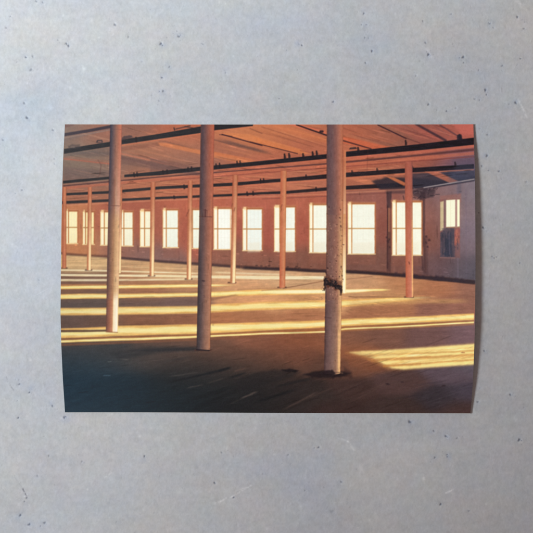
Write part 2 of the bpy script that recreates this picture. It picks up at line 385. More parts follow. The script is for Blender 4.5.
line(440,257.6,455,258,.8,(176,120,110),.5,.6)
# dado shading, skirting and clutter along the foot of the wall
for (xa, xb, yt) in [(163,179,249),(213,232,251),(243,262,252.5),(274,296,253),(309,326,254.3),(347,376,255.6),(392,422,257)]:
    poly([(xa,yt),(xb,yt),(xb,yt+9),(xa,yt+9)], (166,96,76), .28, 1.4)
floor_top = np.interp(GX[0], [60,66,104,118,160,260,326,345,380,475], [253.5,254.6,257,258.2,261.8,269.2,272,272.4,274.4,283.6])[None]

# ---------- floor ----------
flo = [
 (66,262,(216,172,122)),(90,262,(212,170,122)),(150,268,(208,158,112)),(200,270,(205,155,112)),(250,274,(206,156,116)),(320,280,(202,150,110)),
 (400,286,(190,124,84)),(440,290,(180,112,78)),(470,291,(150,98,80)),(66,282,(128,90,74)),(100,282,(130,92,76)),(130,280,(180,120,84)),
 (66,291,(132,90,70)),(140,291,(168,106,74)),(66,303,(96,80,76)),(100,303,(98,80,74)),(140,302,(112,84,76)),(185,302,(116,86,80)),
 (66,322,(104,80,72)),(100,322,(110,80,68)),(140,320,(138,88,64)),(190,320,(150,94,68)),(190,288,(190,130,90)),(240,286,(218,156,110)),(240,300,(218,150,102)),(220,318,(182,112,74)),(280,302,(222,156,106)),(330,298,(218,154,104)),(300,283,(216,164,120)),(370,288,(208,150,108)),
 (250,318,(178,112,76)),(300,315,(184,116,80)),(300,298,(204,138,90)),(380,297,(198,138,90)),(380,308,(172,108,76)),(450,306,(150,96,80)),
 (430,335,(116,80,76)),(465,335,(120,88,92)),(380,335,(126,82,68)),(350,340,(136,86,66)),(300,340,(142,82,58)),(250,340,(142,86,65)),
 (220,347,(112,76,62)),(160,343,(104,74,62)),(150,352,(70,62,60)),(80,346,(66,64,66)),(110,350,(62,62,64)),(80,362,(38,56,69)),
 (70,390,(31,52,67)),(120,390,(30,46,57)),(180,390,(30,39,45)),(250,402,(30,33,36)),(280,352,(128,76,57)),(300,358,(120,72,56)),
 (270,372,(62,50,46)),(262,392,(38,36,37)),(282,404,(42,38,38)),(300,402,(50,42,41)),(316,396,(56,46,44)),(250,360,(96,66,55)),(225,372,(44,42,42)),(300,388,(48,40,40)),(350,388,(70,50,47)),(400,382,(84,60,58)),(450,372,(92,74,82)),(470,365,(94,82,92)),
 (400,408,(64,48,46)),(465,408,(72,52,50)),(350,366,(116,72,56)),(440,398,(58,50,55)),(470,395,(74,64,74)),(200,366,(60,52,50)),
 (240,362,(88,62,54)),(320,366,(92,62,52)),(200,380,(36,38,40)),(240,385,(34,35,37)),(350,352,(150,88,60)),(330,408,(60,44,42))]
flo_near = field([p for p in flo if p[1] > 338], (36, 14))
flo = field(flo, (17, 7.5))
k = smooth((GY - 342) / 14)[..., None] * smooth((330 - GX) / 60)[..., None]
flo = flo * (1 - k) + flo_near * k
flo += (4.0 * fbm(GX, GY + .05 * GX, 30, 2.2, 310, 4)[..., None] + 2.0 * fbm(GX, GY, 3, 1.5, 330, 3)[..., None]) * np.array([1.2, 1, .9]) * smooth((380 - GY) / 80)[..., None] \
     + 2.4 * fbm(GX + GY * 1.5, GY + .42 * GX, 40, 2.4, 350, 4)[..., None] * smooth((GY - 340) / 30)[..., None]
cov = smooth((GY - floor_top) / .8 * .5 + .5)
img += (flo - img) * cov[..., None]
rt = [60,66,104,118,160,260,326,345,380,475]; ry = [253.5,254.6,257,258.2,261.8,269.2,272,272.4,274.4,283.6]
band([(x, y - 1.6 - .0045*(x-60), y + .6) for x, y in zip(rt, ry)], (84,52,46), .62, 1.2, warp=.8, seed=3)
band([(118,256.6,258.8),(160,260.2,262.2),(240,266,268.2)], (70,52,56), .6, .9)
band([(240,266.5,269),(326,269.8,272.4),(345,270,273),(395,273.4,276.4),(475,280.8,284.6)], (48,38,44), .78, 1.1, 6, warp=1.2, seed=4)
for k in range(26):
    x = 392 + rng.random() * 80; y = np.interp(x, rt, ry)
    poly([(x-2.6,y),(x-1,y-2-3*rng.random()),(x+1.6,y-1.5-3*rng.random()),(x+3,y)], (56,44,52), .5, 1.2, .5, k)
for k in range(10):
    x = 250 + rng.random() * 90; y = np.interp(x, rt, ry) - 2.4 - rng.random() * 2
    line(x, y, x + 1, y, 1.4, (62,42,40), .6, .7)

Y_ = (250,226,142)
def sun(A, B):
    n = fbm(A, B, 22, 1.6, 150, 4)[..., None]
    return np.array([246, 228, 152.]) + n * np.array([6, 13, 30.])
def pale(A, B):
    n = fbm(A, B, 12, 1.6, 151, 3)[..., None]
    return np.array([240, 224, 182.]) + n * np.array([5, 12, 22.])
band([(60,264.4,265.4),(104,265.2,266.4),(160,267.4,268.6),(196,268.6,269.6)], (238,202,150), .45, .7, 0, 20)
band([(60,269.2,270.8),(106,270,271.6),(160,271.6,273),(208,273,274.4)], pale, .75, .6, 0, 20)
band([(60,274,276),(106,274.4,276.5),(160,274.8,277.1),(200,275.5,278),(260,275.8,279.2),(322,276.2,279.4),(334,276.8,279)], pale, .88, .6, 0, 10)
band([(212,271.4,273.2),(262,273,275),(300,274.6,276)], pale, .5, .8, 6, 20)
band([(60,279,281.3),(106,279,281.2),(160,278.6,280.4),(206,278,280)], pale, .75, .6, 0, 26)
band([(60,284.2,285.4),(106,283.8,284.9)], (214,130,76), .6, .6)
band([(60,285.6,289.2),(106,285,288.7),(160,284.5,288),(199,284,287.4),(226,284.2,286.4),(246,284.6,285.6)], sun, .95, .7, 0, 40, .4, 1)
band([(60,294,299.2),(106,293.6,298.3),(160,293,297.4),(199,292.5,296.6),(212,291.6,297),(260,289.5,295.2),(326,289.3,293.7),(345,289.2,293.2),(380,288.6,291),(394,289.2,290)], sun, .95, .8, 0, 12, .5, 2)
band([(255,290.6,293.6),(326,289.8,293.2),(345,289.7,292.9),(374,289.2,290.8)], (255,244,206), .7, .7, 40, 12)
band([(60,308,315.3),(106,307.6,315),(118,306.8,314.8),(199,305.8,313.4),(212,304.5,312.3),(260,302,310),(326,300.4,308),(345,299.8,306.6),(400,297,301.8),(446,295.4,298.2)], sun, .9, 1.0, 0, 60, .5, 3)
band([(345,301.5,307.5),(400,299,304),(474,299,303)], (224,164,98), .45, 1.6, 10, 20)
band([(60,328.3,338.2),(106,326.7,337),(118,325.7,336.2),(160,325,334.9),(199,324.3,334),(212,323.7,333.3),(260,322.3,331),(326,320.3,327.6),(345,318.8,326.2),(400,317,323.8),(474,313.4,320)], sun, .95, .9, 0, 0, .5, 4)
band([(60,340.1,343.1),(118,337.9,340.9),(160,336.7,339.6),(199,335.4,338),(260,332.6,334.8),(326,330.8,332.6),(345,327.8,329.8),(400,325.6,327.4),(474,321.2,323.4)], sun, .93, .7, 0, 0, .4, 5)
band([(60,338.3,340),(118,336.3,337.9),(160,335.1,336.7),(199,334.2,335.6),(260,331.3,332.7),(326,328,330.4),(345,326.4,327.8),(400,324,325.6),(474,320.2,321.3)], (176,104,60), .75, .55)
band([(326,332,334),(345,330,331.4),(400,327.6,328.8),(474,323.6,325)], (196,120,66), .5, .9)
for k in range(16):
    x = 340 + rng.random() * 110; y = np.interp(x, [340,474], [322.5,316.5]) + rng.normal() * 1.6
    line(x, y, x + 14 + 12 * rng.random(), y - 1 - .6 * rng.random(), .5, (214,152,84), .4, .6, True)
band([(60,329.9,332.3),(90,329.9,332),(106,329.6,331.6)], (92,62,50), .9, .7)
poly([(196,300),(235,294.6),(238,295.2),(212,300.5)], (150,96,70), .6, 1.0)
band([(60,343.6,346),(118,341.4,344),(160,340.2,342),(260,335.4,338)], (140,84,58), .7, 1.2)
# big sun patch, lower right
poly([(346,352.6),(360,351.6),(375,350.7),(400,349.2),(476,343.6),(476,364.4),(430,367.6),(404,369.8),(388,369.4),(376,364),(366,359)], (232,160,84), .55, 2.6)
poly([(350,352.4),(362,351.2),(375,350.8),(400,349.3),(476,343.8),(476,364.2),(430,367.3),(404,369.4),(392,368.4),(384,364.4),(372,358.2)], (244,218,138), .95, 1.6, .2, 14)
for (xa, ya, xb, yb, w, al) in [(362,356.2,476,350.6,.9,.55),(372,360.8,476,354.4,1.3,.62),(368,359.4,430,356.6,.8,.5),(384,366.2,476,359.4,1.0,.6),
                            (392,363.6,476,357,.6,.3),(370,354.4,476,347.6,.6,.3),(384,365.8,420,364.2,1.4,.5),(400,360,476,356.4,.5,.4)]:
    line(xa, ya, xb, yb, w * 1.7, (204,132,68), min(1, al * 1.15), 1.1, warp=.5, seed=int(ya))
for k in range(26):
    x = 372 + rng.random() * 80; f = rng.random(); y = np.interp(x, [350,476], [352.5,344]) + 1.5 + f * 16
    line(x, y, x + 14 + 14 * rng.random(), y - 1.6, .5 + .4 * rng.random(), (246,236,176) if k % 2 else (222,176,98), .5, .6, True)
line(462,352.4,464.5,352.6,.9,(180,90,50),.7,.5)
poly([(344,352),(370,354),(386,367),(400,371),(380,373),(350,366)], (150,84,54), .35, 3.0)
# shadows, streaks and scars on the dark floor near the viewer
line(108,361.8,111,361.6,.7,(90,96,96),.8,.6); line(118,359,130,359.6,.7,(120,110,100),.55,.6,True); line(118,352.5,150,350,1.4,(96,80,74),.35,1.2,True)
line(104,375.5,110,375.4,1.0,(70,92,108),.75,.8)
poly([(110,353),(150,346.6),(198,346),(198,350.6),(160,352.6),(120,360)], (44,46,50), .55, 2.4, .8, 31)
poly([(128,350.5),(160,348.4),(198,347.6),(198,350.4),(150,351.4)], (42,42,46), .6, 1.2)
for (xa, ya, xb, yb, w, c, al) in [
  (160,384.6,233,367.4,2.2,(30,32,35),.8),(215,372.2,233,367,2.6,(28,29,32),.8),(226,379,248,372,1.8,(30,31,34),.75),(165,377.4,204,371.6,.9,(84,76,72),.55),
  (185,388.4,205,384.6,.9,(92,80,76),.55),(205,384,226,377.6,1.1,(74,64,58),.5),(232,372,248,367.4,1.4,(112,80,68),.5),(238.6,399.6,259.6,390.4,1.3,(92,76,70),.8),
  (225,406,246,397,1.0,(60,54,52),.5),(280,411.5,322,389.4,1.5,(86,66,60),.65),(300,402,340,384,.8,(86,64,56),.5),(262,378,300,372,2.0,(84,60,52),.45),
  (270,388,318,377,2.6,(34,33,35),.6),(345,405,386,384,1.0,(88,64,58),.45),(356,396,398,378,.8,(100,72,66),.4),(330,398,370,380,.8,(52,38,38),.5),
  (250,404,300,388,3.0,(28,30,33),.6),(180,402,240,385,3.4,(28,31,34),.5),(168,353,198,352,1.4,(88,72,66),.4),(150,364,196,356,2.0,(58,52,52),.5),
  (352,376,385,371,.8,(112,76,64),.4),(300,379,322,373,1.0,(98,68,58),.5),(384,400,440,392,1.2,(48,40,44),.35),(410,386,452,380,1.2,(56,46,52),.4)]:
    line(xa, ya, xb, yb, w, c, al, 1.0, True, .5, int(xa))
poly([(236,380),(252,373.4),(276,369.6),(284,370.4),(300,372),(290,378),(262,386),(240,392)], (38,36,38), .6, 2.2, 1.2, 40)
poly([(281,370),(290,368.6),(299,370.4),(296,372.4),(286,371.8)], (30,26,30), .85, .9, .6, 41)
poly([(303,375),(312,371.8),(322,370.6),(344,371.4),(350,373.4),(345,376.4),(332,378.4),(316,378)], (34,28,32), .85, 1.6, .8, 42)
poly([(344,367),(352,372),(352,378),(344,376)], (48,34,36), .5, 1.8)
for (x, y) in [(444,385.6),(443,386),(387,383.6),(455,399),(388,384.4),(402,382)]: line(x - 1, y, x + 1.2, y, 1.0, (50,38,42), .7, .6)
line(461,352.6,463,352.5,.6,(130,80,60),.5,.5)
jots(420, 60, 474, fl, 345, 16, -.5, .5, .09, 5); jots(220, 180, 474, 340, 411, 16, -5.5, .6, .11, 6); jots(90, 60, 240, 345, 411, 14, -2.0, .6, .12, 7); jots(160, 300, 474, 294, 318, 10, 2.2, .6, .08, 17)
# thin cable shadows
line(283,288.4,323,281.2,.9,(150,98,70),.8,.6); line(345,279.4,372,276.6,.8,(150,98,74),.6,.6); line(238,289.6,280,288,.9,(170,112,76),.5,.8)
line(349,296.8,406,297.2,.8,(138,86,62),.65,.6,False); line(352,298.6,406,299.6,.0,(138,86,62),.0,.6)
line(108,283.4,150,276.5,.6,(170,116,84),.4,.6)

# ---------- iron posts ----------
farA = [(0,(170,84,56)),(.35,(206,118,84)),(.7,(214,128,88)),(1,(168,84,58))]
farB = [(0,(190,112,74)),(.3,(206,128,88)),(.55,(252,222,170)),(.85,(252,226,170)),(1,(200,124,80))]
farC = [(0,(196,96,64)),(.45,(214,124,88)),(.75,(224,140,96)),(1,(190,98,62))]
def foot(x, y, w, al=.75): line(x - w, y, x + w, y, 1.5, (92,56,46), al, .7)
foot(64.4,268.1,2.4); post([(186,62.6,66.4),(268,62.2,66.2)],187,268,farA,farA,seed=1)
foot(88.6,270,3); post([(187,88,92),(270,86.8,91)],187,270,farA,farB,seed=2)
post([(186,118,122.4),(273,117.5,121)],187,273,farA,farB,seed=3)
foot(151.6,275.8,3); post([(182,150.6,155.4),(275.6,149.6,154)],182,275.8,farA,farB,seed=4)
foot(188.6,279,3.2); post([(180,188,192.6),(279.2,186.6,191.2)],180.5,279.2,farA,farB,seed=5)
foot(232,282.6,3.6); post([(175,232.6,238),(282.6,230.2,235.4)],175,282.6,farA,farB,seed=6)
foot(282,287.4,4); post([(170,280.6,286.6),(287.5,279.4,285.2)],170.7,287.4,farC,farC,seed=7)
line(281,288.4,262,290.6,.9,(160,100,68),.5,.8)
post([(125,343,346),(292,342.3,345.8)],150,293,[(0,(190,100,70)),(1,(216,128,86))],[(0,(238,190,120)),(.5,(255,246,214)),(1,(250,226,160))],seed=8)
post([(196,343.5,345.6),(291,342.6,345.4)],214,292,[(0,(220,150,100)),(1,(226,150,100))],[(0,(248,220,160)),(.5,(255,250,224)),(1,(252,230,160))],seed=8,grain=2)
foot(409,297,4.2); post([(160,404.8,412.4),(296.8,405.8,413.2)],161.6,296.8,[(0,(160,82,66)),(.4,(184,96,78)),(.75,(178,92,76)),(1,(146,78,70))],[(0,(190,92,62)),(.35,(206,112,84)),(.75,(214,124,96)),(.9,(244,182,124)),(1,(214,134,88))],seed=9)
line(412.2,220,412.9,294,.7,(244,180,116),.6,.5); line(409,262,409.4,264,.9,(80,44,40),.7,.5)
for (x,y) in [(188,213),(186.4,216),(234,211),(231.6,207),(281,208),(280.6,212)]: line(x, y, x+1, y-3.4, .8, (130,66,50), .6, .5)
# near left post
post([(124,110.2,122),(225,107.9,119.9),(320,106.1,118.2),(332,105.8,118)],124,331.3,
     [(0,(66,52,66)),(.12,(72,66,78)),(.3,(112,84,84)),(.55,(160,104,86)),(.8,(196,112,86)),(.93,(206,116,88)),(1,(150,80,68))],
     [(0,(108,68,60)),(.12,(140,88,72)),(.38,(184,112,82)),(.52,(206,136,96)),(.6,(250,226,186)),(.9,(255,244,220)),(1,(244,196,130))],seed=10)
rgp = region(106,205,121,300,0); a,b,c,d = rgp
A = GX[a:b,c:d]; B = GY[a:b,c:d]; Lp = np.interp(B[:,0],[124,225,320],[110.2,107.9,106.1])[:,None]; u = (A-Lp)/12
w = smooth((B-205)/20)*smooth((303-B)/14)*smooth((u-.02)/.05)*smooth((.98-u)/.05)
cc = ramp(u, [(0,(90,62,60)),(.2,(128,90,74)),(.45,(176,124,88)),(.7,(212,158,108)),(.88,(230,180,128)),(1,(200,130,88))])
blend(rgp, w*.8, cc)
line(107.6,205.4,119.4,205.8,.8,(110,66,56),.6,.6); line(109,129,121,129.3,.5,(90,66,70),.35,.5)
line(106,331.9,117.5,332.4,.9,(150,90,56),.8,.6)
# second near post
foot(203,350.2,8,.9); line(192,350.2,213,349.8,1.6,(40,34,38),.6,1.0,True)
post([(124,200.8,214.4),(225,199.1,212.7),(320,197.1,210.6),(350,196.5,210.4)],124,349.3,
     [(0,(92,60,58)),(.15,(86,66,72)),(.35,(118,78,76)),(.6,(158,88,72)),(.82,(186,96,72)),(.94,(192,96,70)),(1,(150,74,58))],
     [(0,(62,48,50)),(.15,(74,62,64)),(.35,(106,80,76)),(.6,(150,104,86)),(.82,(174,118,92)),(.94,(188,122,88)),(1,(110,66,54))],seed=11)
line(205.4,209.6,205.2,216.6,1.2,(86,46,46),.8,.5); line(199.4,216.4,212,216.9,.8,(92,52,50),.7,.5); line(203.4,210,207,210.6,.8,(96,54,50),.6,.5)
line(202.4,280.6,204.2,281,1.3,(52,36,42),.75,.6); line(204,295,204.6,297,.7,(90,60,60),.5,.5)
line(196.6,349.6,209,350.6,1.2,(34,28,34),.85,.6); line(209,349,212.5,347.6,.9,(120,84,74),.6,.6)
# third, peeling post
stp = [(0,(100,66,62)),(.12,(104,76,80)),(.35,(116,82,82)),(.6,(148,92,82)),(.82,(186,108,84)),(.95,(192,108,78)),(1,(150,80,62))]
stq = [(0,(78,54,54)),(.12,(104,76,74)),(.35,(126,92,86)),(.58,(142,104,90)),(.74,(164,116,92)),(.86,(212,158,112)),(.95,(240,188,126)),(1,(170,108,74))]
post([(124,326.8,343),(225,326.4,342.9),(268,326.2,342.2),(284,325.4,341.8),(320,324.9,341.4),(374,324,340.3)],124,373,stp,stq,seed=12,rough=.25,grain=6)
rgp = region(324,215,343,300,0); a,b,c,d = rgp
A = GX[a:b,c:d]; B = GY[a:b,c:d]; u = (A-326)/16.4
w = smooth((B-195)/40)*smooth((330-B)/40)*smooth((u-.02)/.05)*smooth((1-u)/.05)
blend(rgp, w*.55, ramp(u, [(0,(140,84,68)),(.3,(138,92,80)),(.65,(172,110,88)),(.85,(214,160,112)),(1,(214,160,104))]))
# flaking paint
fk = [(340,218,1.6,1.1),(341,226,1.2,1.6),(337,225,.8,.8),(343.4,244.6,1.8,.7),(327.4,254,1,1),(336.6,261,1.1,1.2),(340.8,254,1,1.3),(341,267,.9,2.4),
      (327.6,268.4,1.4,1.6),(325.9,273,1.2,3.4),(336,272,.7,1.4),(342.4,276,1.1,2.4),(343,279.6,1.0,1.6),(333,277,1,.6),(341.8,236,.8,1),(338,250,.5,.5),(330,263,.5,.5),
      (329,207,1,2.2),(327,214,1,1),(340.6,210,.8,1.6),(342,200,.5,1),(337,304,.5,.5),(329,299.6,.5,.5),(338,246,.6,.4),(325.8,302,.6,1.4)]
for i, (x, y, w_, h_) in enumerate(fk):
    poly([(x-w_*.6,y-h_*.2),(x-.1*w_,y-h_*.6),(x+w_*.6,y-h_*.1),(x+.2*w_,y+h_*.6)], (66,40,38), .85, .45, .5, i)
    line(x-w_*.5, y+h_*.7+.3, x+w_*.5, y+h_*.7+.5, .5, (226,160,124), .5, .4)
for k in range(60):
    x = 327 + 15 * rng.random(); y = 205 + 95 * rng.random() ** .8
    line(x, y, x + .3, y + .5 + rng.random(), .4 + .3 * rng.random(), (96,58,50) if k % 3 else (232,170,136), .55, .4)
rgp = region(320, 268, 348, 300, 0); a,b,c,d = rgp
A = GX[a:b,c:d]; B = GY[a:b,c:d]
hx = smooth((A - 322.6) / 1.6) * smooth((343.4 - A) / 1.8)
yc = np.interp(A, [323,327,332,337,342], [282.5,281.4,283,285.4,289])
n_a = fbm(A, B, 2.6, 2.0, 1201, 4, .7); n_b = fbm(A, B, 1.8, 2.4, 1207, 3, .7); n_c = fbm(A, B, 4, 3, 1211, 3)
env = np.exp(-((B - yc) / 7.0) ** 2) * hx
blend(rgp, smooth((env * 1.25 + n_c * .7 + n_a * .5 - .62) * 3.4) * .75, np.array([104, 62, 50.]) + 46 * n_b[..., None])
env = np.exp(-((B - yc - .4) / 4.1) ** 4) * hx
blend(rgp, smooth((env * 1.15 + n_a * 1.25 - .66) * 4) * .95, np.array([34, 29, 33.]) + 26 * np.clip(n_b, 0, 1)[..., None])
env = np.exp(-((A - 324.6) / 1.7) ** 2) * np.exp(-((B - 287) / 6.5) ** 4) + np.exp(-((A - 341) / 1.5) ** 2) * np.exp(-((B - 291.5) / 4) ** 4)
blend(rgp, smooth((env * 1.1 + n_b * .9 - .6) * 4) * .85, (52, 38, 40))
# scaling paint above and below the collar
for (ya, yb, xa, xb, th, cc, sd_) in [(206,284,326,343,.42,(112,70,56),1301),(206,296,334,343,.36,(74,46,42),1307),(210,300,327,343,.46,(232,180,142),1311),(292,330,325,341.5,.55,(84,58,54),1317)]:
    rgp = region(xa, ya, xb, yb, 0); a,b,c,d = rgp; A = GX[a:b,c:d]; B = GY[a:b,c:d]
    nn = fbm(A, B, 1.7, 2.6, sd_, 4, .72); fade_ = smooth((B - ya) / 30) * smooth((yb - B) / 4) * smooth((A - xa) / 1.2) * smooth((xb - A) / .8)
    blend(rgp, smooth((nn - th) * 6) * fade_ * .8, cc)

line(325,317.5,331,318,1.1,(84,56,54),.6,.6)
poly([(324,371),(332,369.6),(336,373),(331,375.6),(323,375)], (36,28,32), .85, .9, .7, 72); line(336,372.6,342.4,373.2,1.3,(120,84,66),.7,.7,False,.5,5)
line(338.6,330,338.4,368,.9,(246,196,130),.6,.7)

# faint greyish tint growing towards the upper left corner of the picture
def tint(w, c, k): 
    global img
    img = img * (1 - (w * k)[..., None]) + np.array(c, float) * (w * k)[..., None]
tint(smooth((100 - GX) / 45) * smooth((185 - GY) / 40), (150,130,122), .12)

for (xa, xb, ya, yb, k) in [(106,121,126,328,8),(197,213,126,346,9),(325,342,126,370,10)]:
    jots(60, xa, xb, ya, yb, .1, 5, .9, .08, k); jots(24, xa, xb, ya, yb, .8, .6, .7, .16, k + 9)
tex = .045 * fbm(GX, GY, 2.6, 2.0, 610, 3, .7) + .035 * fbm(GX, GY, 9, 6, 620, 3)
flmask = smooth((GY - floor_top) / 2)
tex = tex + flmask * (.06 * fbm(GX, GY + .05 * GX, 10, 1.3, 630, 3, .7))
img *= (1 + tex * smooth((235 - img.mean(-1)) / 80))[..., None]
# halation: bright panes and sunlit boards bleed warmly into the emulsion
def soft(a, n):
    for _ in range(n):
        p = np.pad(a, ((2,2),(0,0)), 'edge'); a = (p[:-4] + p[1:-3] + p[2:-2] + p[3:-1] + p[4:]) / 5
        p = np.pad(a, ((0,0),(2,2)), 'edge'); a = (p[:, :-4] + p[:, 1:-3] + p[:, 2:-2] + p[:, 3:-1] + p[:, 4:]) / 5
    return a
hb = np.clip((img.mean(-1) - 175) / 60, 0, 1)
h1 = soft(hb, 3); h2 = soft(hb[::4, ::4], 3); h2 = np.repeat(np.repeat(h2, 4, 0), 4, 1)[:H, :W]; h2 = soft(h2, 2)
img += (1 - img / 255) * (h1 * (1 - hb))[..., None] * np.array([120, 74, 36.]) + (1 - img / 255) * h2[..., None] * np.array([74, 42, 16.])
# the dyes of the print are a little muted in the middle tones
lum = (img @ np.array([.35, .5, .15]))[..., None]
k = 1 - smooth((lum - 150) / 60)
img = img * (1 - k) + k * ((lum + (img - lum) * .92) * np.array([.96, .975, .97]))
# slight optical softness, then film grain
def blur(a, n=1):
    for _ in range(n):
        p = np.pad(a, ((1,1),(0,0),(0,0)), 'edge'); a = (p[:-2] + 2 * p[1:-1] + p[2:]) / 4
        p = np.pad(a, ((0,0),(1,1),(0,0)), 'edge'); a = (p[:, :-2] + 2 * p[:, 1:-1] + p[:, 2:]) / 4
    return a
img = blur(img, 3)
img = img + .30 * (img - blur(img, 14))     # edge effect of the developer
g = rng.normal(size=(H, W, 1)) * 3 + rng.normal(size=(H, W, 3)) * 1.2
img += blur(g, 2) * 1.5
img = np.clip(img, 0, 255) / 255.

def sample(px, py):
    u = np.clip((px - X0) * S - .5, 0, W - 1.001); v = np.clip((py - Y0) * S - .5, 0, H - 1.001)
    i = u.astype(int); j = v.astype(int); fu = (u - i)[..., None]; fv = (v - j)[..., None]
    return (img[j, i] * (1 - fu) + img[j, i + 1] * fu) * (1 - fv) + (img[j + 1, i] * (1 - fu) + img[j + 1, i + 1] * fu) * fv

# =====================================================================
#  mesh helpers
# =====================================================================
scene = bpy.context.scene
col = scene.collection
def grid_mesh(name, P):
    """P: (rows, cols, 3) points, rows go down the picture"""
    n, m, _ = P.shape
    idx = np.arange(n * m).reshape(n, m)
    f = np.stack([idx[1:, :-1], idx[1:, 1:], idx[:-1, 1:], idx[:-1, :-1]], -1).reshape(-1, 4)
    me = bpy.data.meshes.new(name)
    me.vertices.add(n * m); me.vertices.foreach_set('co', P.reshape(-1).astype(np.float32))
    me.loops.add(f.size); me.loops.foreach_set('vertex_index', f.reshape(-1).astype(np.int32))
    me.polygons.add(len(f)); me.polygons.foreach_set('loop_start', np.arange(0, f.size, 4, dtype=np.int32))
    me.update(calc_edges=True)
    me.polygons.foreach_set('use_smooth', np.ones(len(f), bool))
    return me
def colour_attr(me, name, rgb):
    a = me.color_attributes.new(name, 'FLOAT_COLOR', 'POINT')
    d = np.ones((rgb.shape[0], 4), np.float32); d[:, :3] = rgb
    a.data.foreach_set('color', d.reshape(-1))
def material(name):
    m = bpy.data.materials.new(name); m.use_nodes = True
    return m, m.node_tree.nodes, m.node_tree.links, m.node_tree.nodes['Principled BSDF']

# =====================================================================
#  THE PRINT
# =====================================================================
LAMP = np.array([-.47, .0, .63]); AIM = np.array([-.76, .72, 0.]); WATT = 23.5
LAMP_RGB = np.array([.845, .935, .985]); ROOM_RGB = np.array([.37, .275, .25]); SHEEN = 0.010
def light_at(x, y):
    p = np.stack([wx(x), wy(y), np.zeros_like(x)], -1) - LAMP
    d = np.linalg.norm(p, axis=-1); n = (AIM - LAMP) / np.linalg.norm(AIM - LAMP)
    f = WATT * LAMP[2] / d * np.clip((p @ n) / d, 0, 1) / (d * d * math.pi ** 2)
    return f[..., None] * LAMP_RGB + ROOM_RGB
def outline(s, t):
    """sheet position on the layout grid; the sides bow out a little"""
    ty = 124.6 + t * (412.2 - 124.6)
    left = np.interp(ty, [124,160,200,240,280,315,345,380,412.5], [65.3,63.7,62.8,62.3,61.9,61.7,62.3,63.6,65.4])
    right = np.interp(ty, [124,150,180,215,265,315,345,380,400,412.5], [472.8,473.3,473.6,473.6,473.6,473.2,472.6,471.8,470.9,469.9])
    ty = ty + t * .9 * np.clip(s * 4 - 0, 0, 1) * 0 + t * smooth(s * 1.2) * .9   # bottom edge drops slightly to the right
    return left + s * (right - left), ty
def lift(s, t):
    """how far the curling sides stand off the table, metres"""
    ty = 124.6 + t * 287.6
    r = np.interp(ty, [124,135,150,180,215,265,315,345,380,400,412.5], [.2,.9,1.7,2.7,3.3,3.7,3.7,3.3,2.0,.9,.25])
    l = np.interp(ty, [124,160,220,315,370,412.5], [.3,1.0,1.8,2.2,1.4,.3])
    k = np.ones(9) / 9
    return (r * np.clip((s - .45) / .55, 0, 1) ** 4.0 + l * np.clip((.4 - s) / .4, 0, 1) ** 3) * 1e-3
NS, NT = 881, 617
sv = np.linspace(0, 1, NS); tv = np.linspace(0, 1, NT)
s, t = np.meshgrid(sv, tv)
px, py = outline(s, t)
h = lift(s, t)
for _ in range(60):   # let the lift run smoothly along the sides
    p = np.pad(h, ((4,4),(0,0)), 'edge'); h = (p[:-8] + 2 * p[4:-4] + p[8:]) / 4
BASE = 0.00042
front = np.stack([wx(px), wy(py), BASE + h], -1)
me = grid_mesh('printed_image', front)
# the ink is read where the camera-independent sheet coordinate puts it: undo the small outward lean of lifted parts
inkx = px + (px - CX) * (BASE + h) / .45; inky = py + (py - CY) * (BASE + h) / .45
ink = srgb2lin(sample(inkx, inky))
# dye density of the print: the wanted tone over the light that reaches that part of the sheet
ink = np.clip((ink - SHEEN) / light_at(inkx, inky), 0.002, .88)
colour_attr(me, 'ink', ink.reshape(-1, 3))
m, N, L, B = material('glossy_photo_paper')
a = N.new('ShaderNodeAttribute'); a.attribute_name = 'ink'
L.new(a.outputs['Color'], B.inputs['Base Color'])
B.inputs["Roughness"].default_value = 0.30
B.inputs['Specular IOR Level'].default_value = 0.3
tc = N.new('ShaderNodeTexCoord'); nz = N.new('ShaderNodeTexNoise'); nz.inputs['Scale'].default_value = 2600
bp = N.new('ShaderNodeBump'); bp.inputs['Strength'].default_value = .08; bp.inputs['Distance'].default_value = 0.00005
L.new(tc.outputs['Object'], nz.inputs['Vector']); L.new(nz.outputs['Fac'], bp.inputs['Height']); L.new(bp.outputs['Normal'], B.inputs['Normal'])
me.materials.append(m)

printo = bpy.data.objects.new('photo_print', None); col.objects.link(printo)
printo.empty_display_size = .02
printo['label'] = 'glossy colour photograph of an empty pillared factory hall lying on bare concrete'
printo['category'] = 'photo print'
img_ob = bpy.data.objects.new('printed_image', me); col.objects.link(img_ob); img_ob.parent = printo

# paper body behind the ink: closed slab with its own white edge
s2 = s[::8, ::8]; t2 = t[::8, ::8]; px2 = px[::8, ::8]; py2 = py[::8, ::8]; z2 = BASE + h[::8, ::8]
nt, ns = s2.shape
ex = 0.00005
gx = wx(px2) - (s2 * 2 - 1) * ex * (np.abs(s2 * 2 - 1) > .999); gy = wy(py2) - (t2 * 2 - 1) * ex * (np.abs(t2 * 2 - 1) > .999)
topP = np.stack([gx, gy, z2 - 0.00003], -1); botP = np.stack([gx, gy, z2 - 0.00026], -1)
V = np.concatenate([topP.reshape(-1, 3), botP.reshape(-1, 3)])
idx = np.arange(ns * nt).reshape(nt, ns); o = ns * nt
F = np.stack([idx[1:, :-1], idx[1:, 1:], idx[:-1, 1:], idx[:-1, :-1]], -1).reshape(-1, 4).tolist()
F += [[q + o for q in reversed(f)] for f in F]
def rim(a_):
    for p, q in zip(a_[:-1], a_[1:]): F.append([int(p), int(q), int(q) + o, int(p) + o])
rim(idx[0, :]); rim(idx[:, -1]); rim(idx[-1, ::-1]); rim(idx[::-1, 0])
pm = bpy.data.meshes.new('paper_sheet'); pm.from_pydata(V.tolist(), [], F); pm.update()
m, N, L, B = material('white_photo_paper_back')
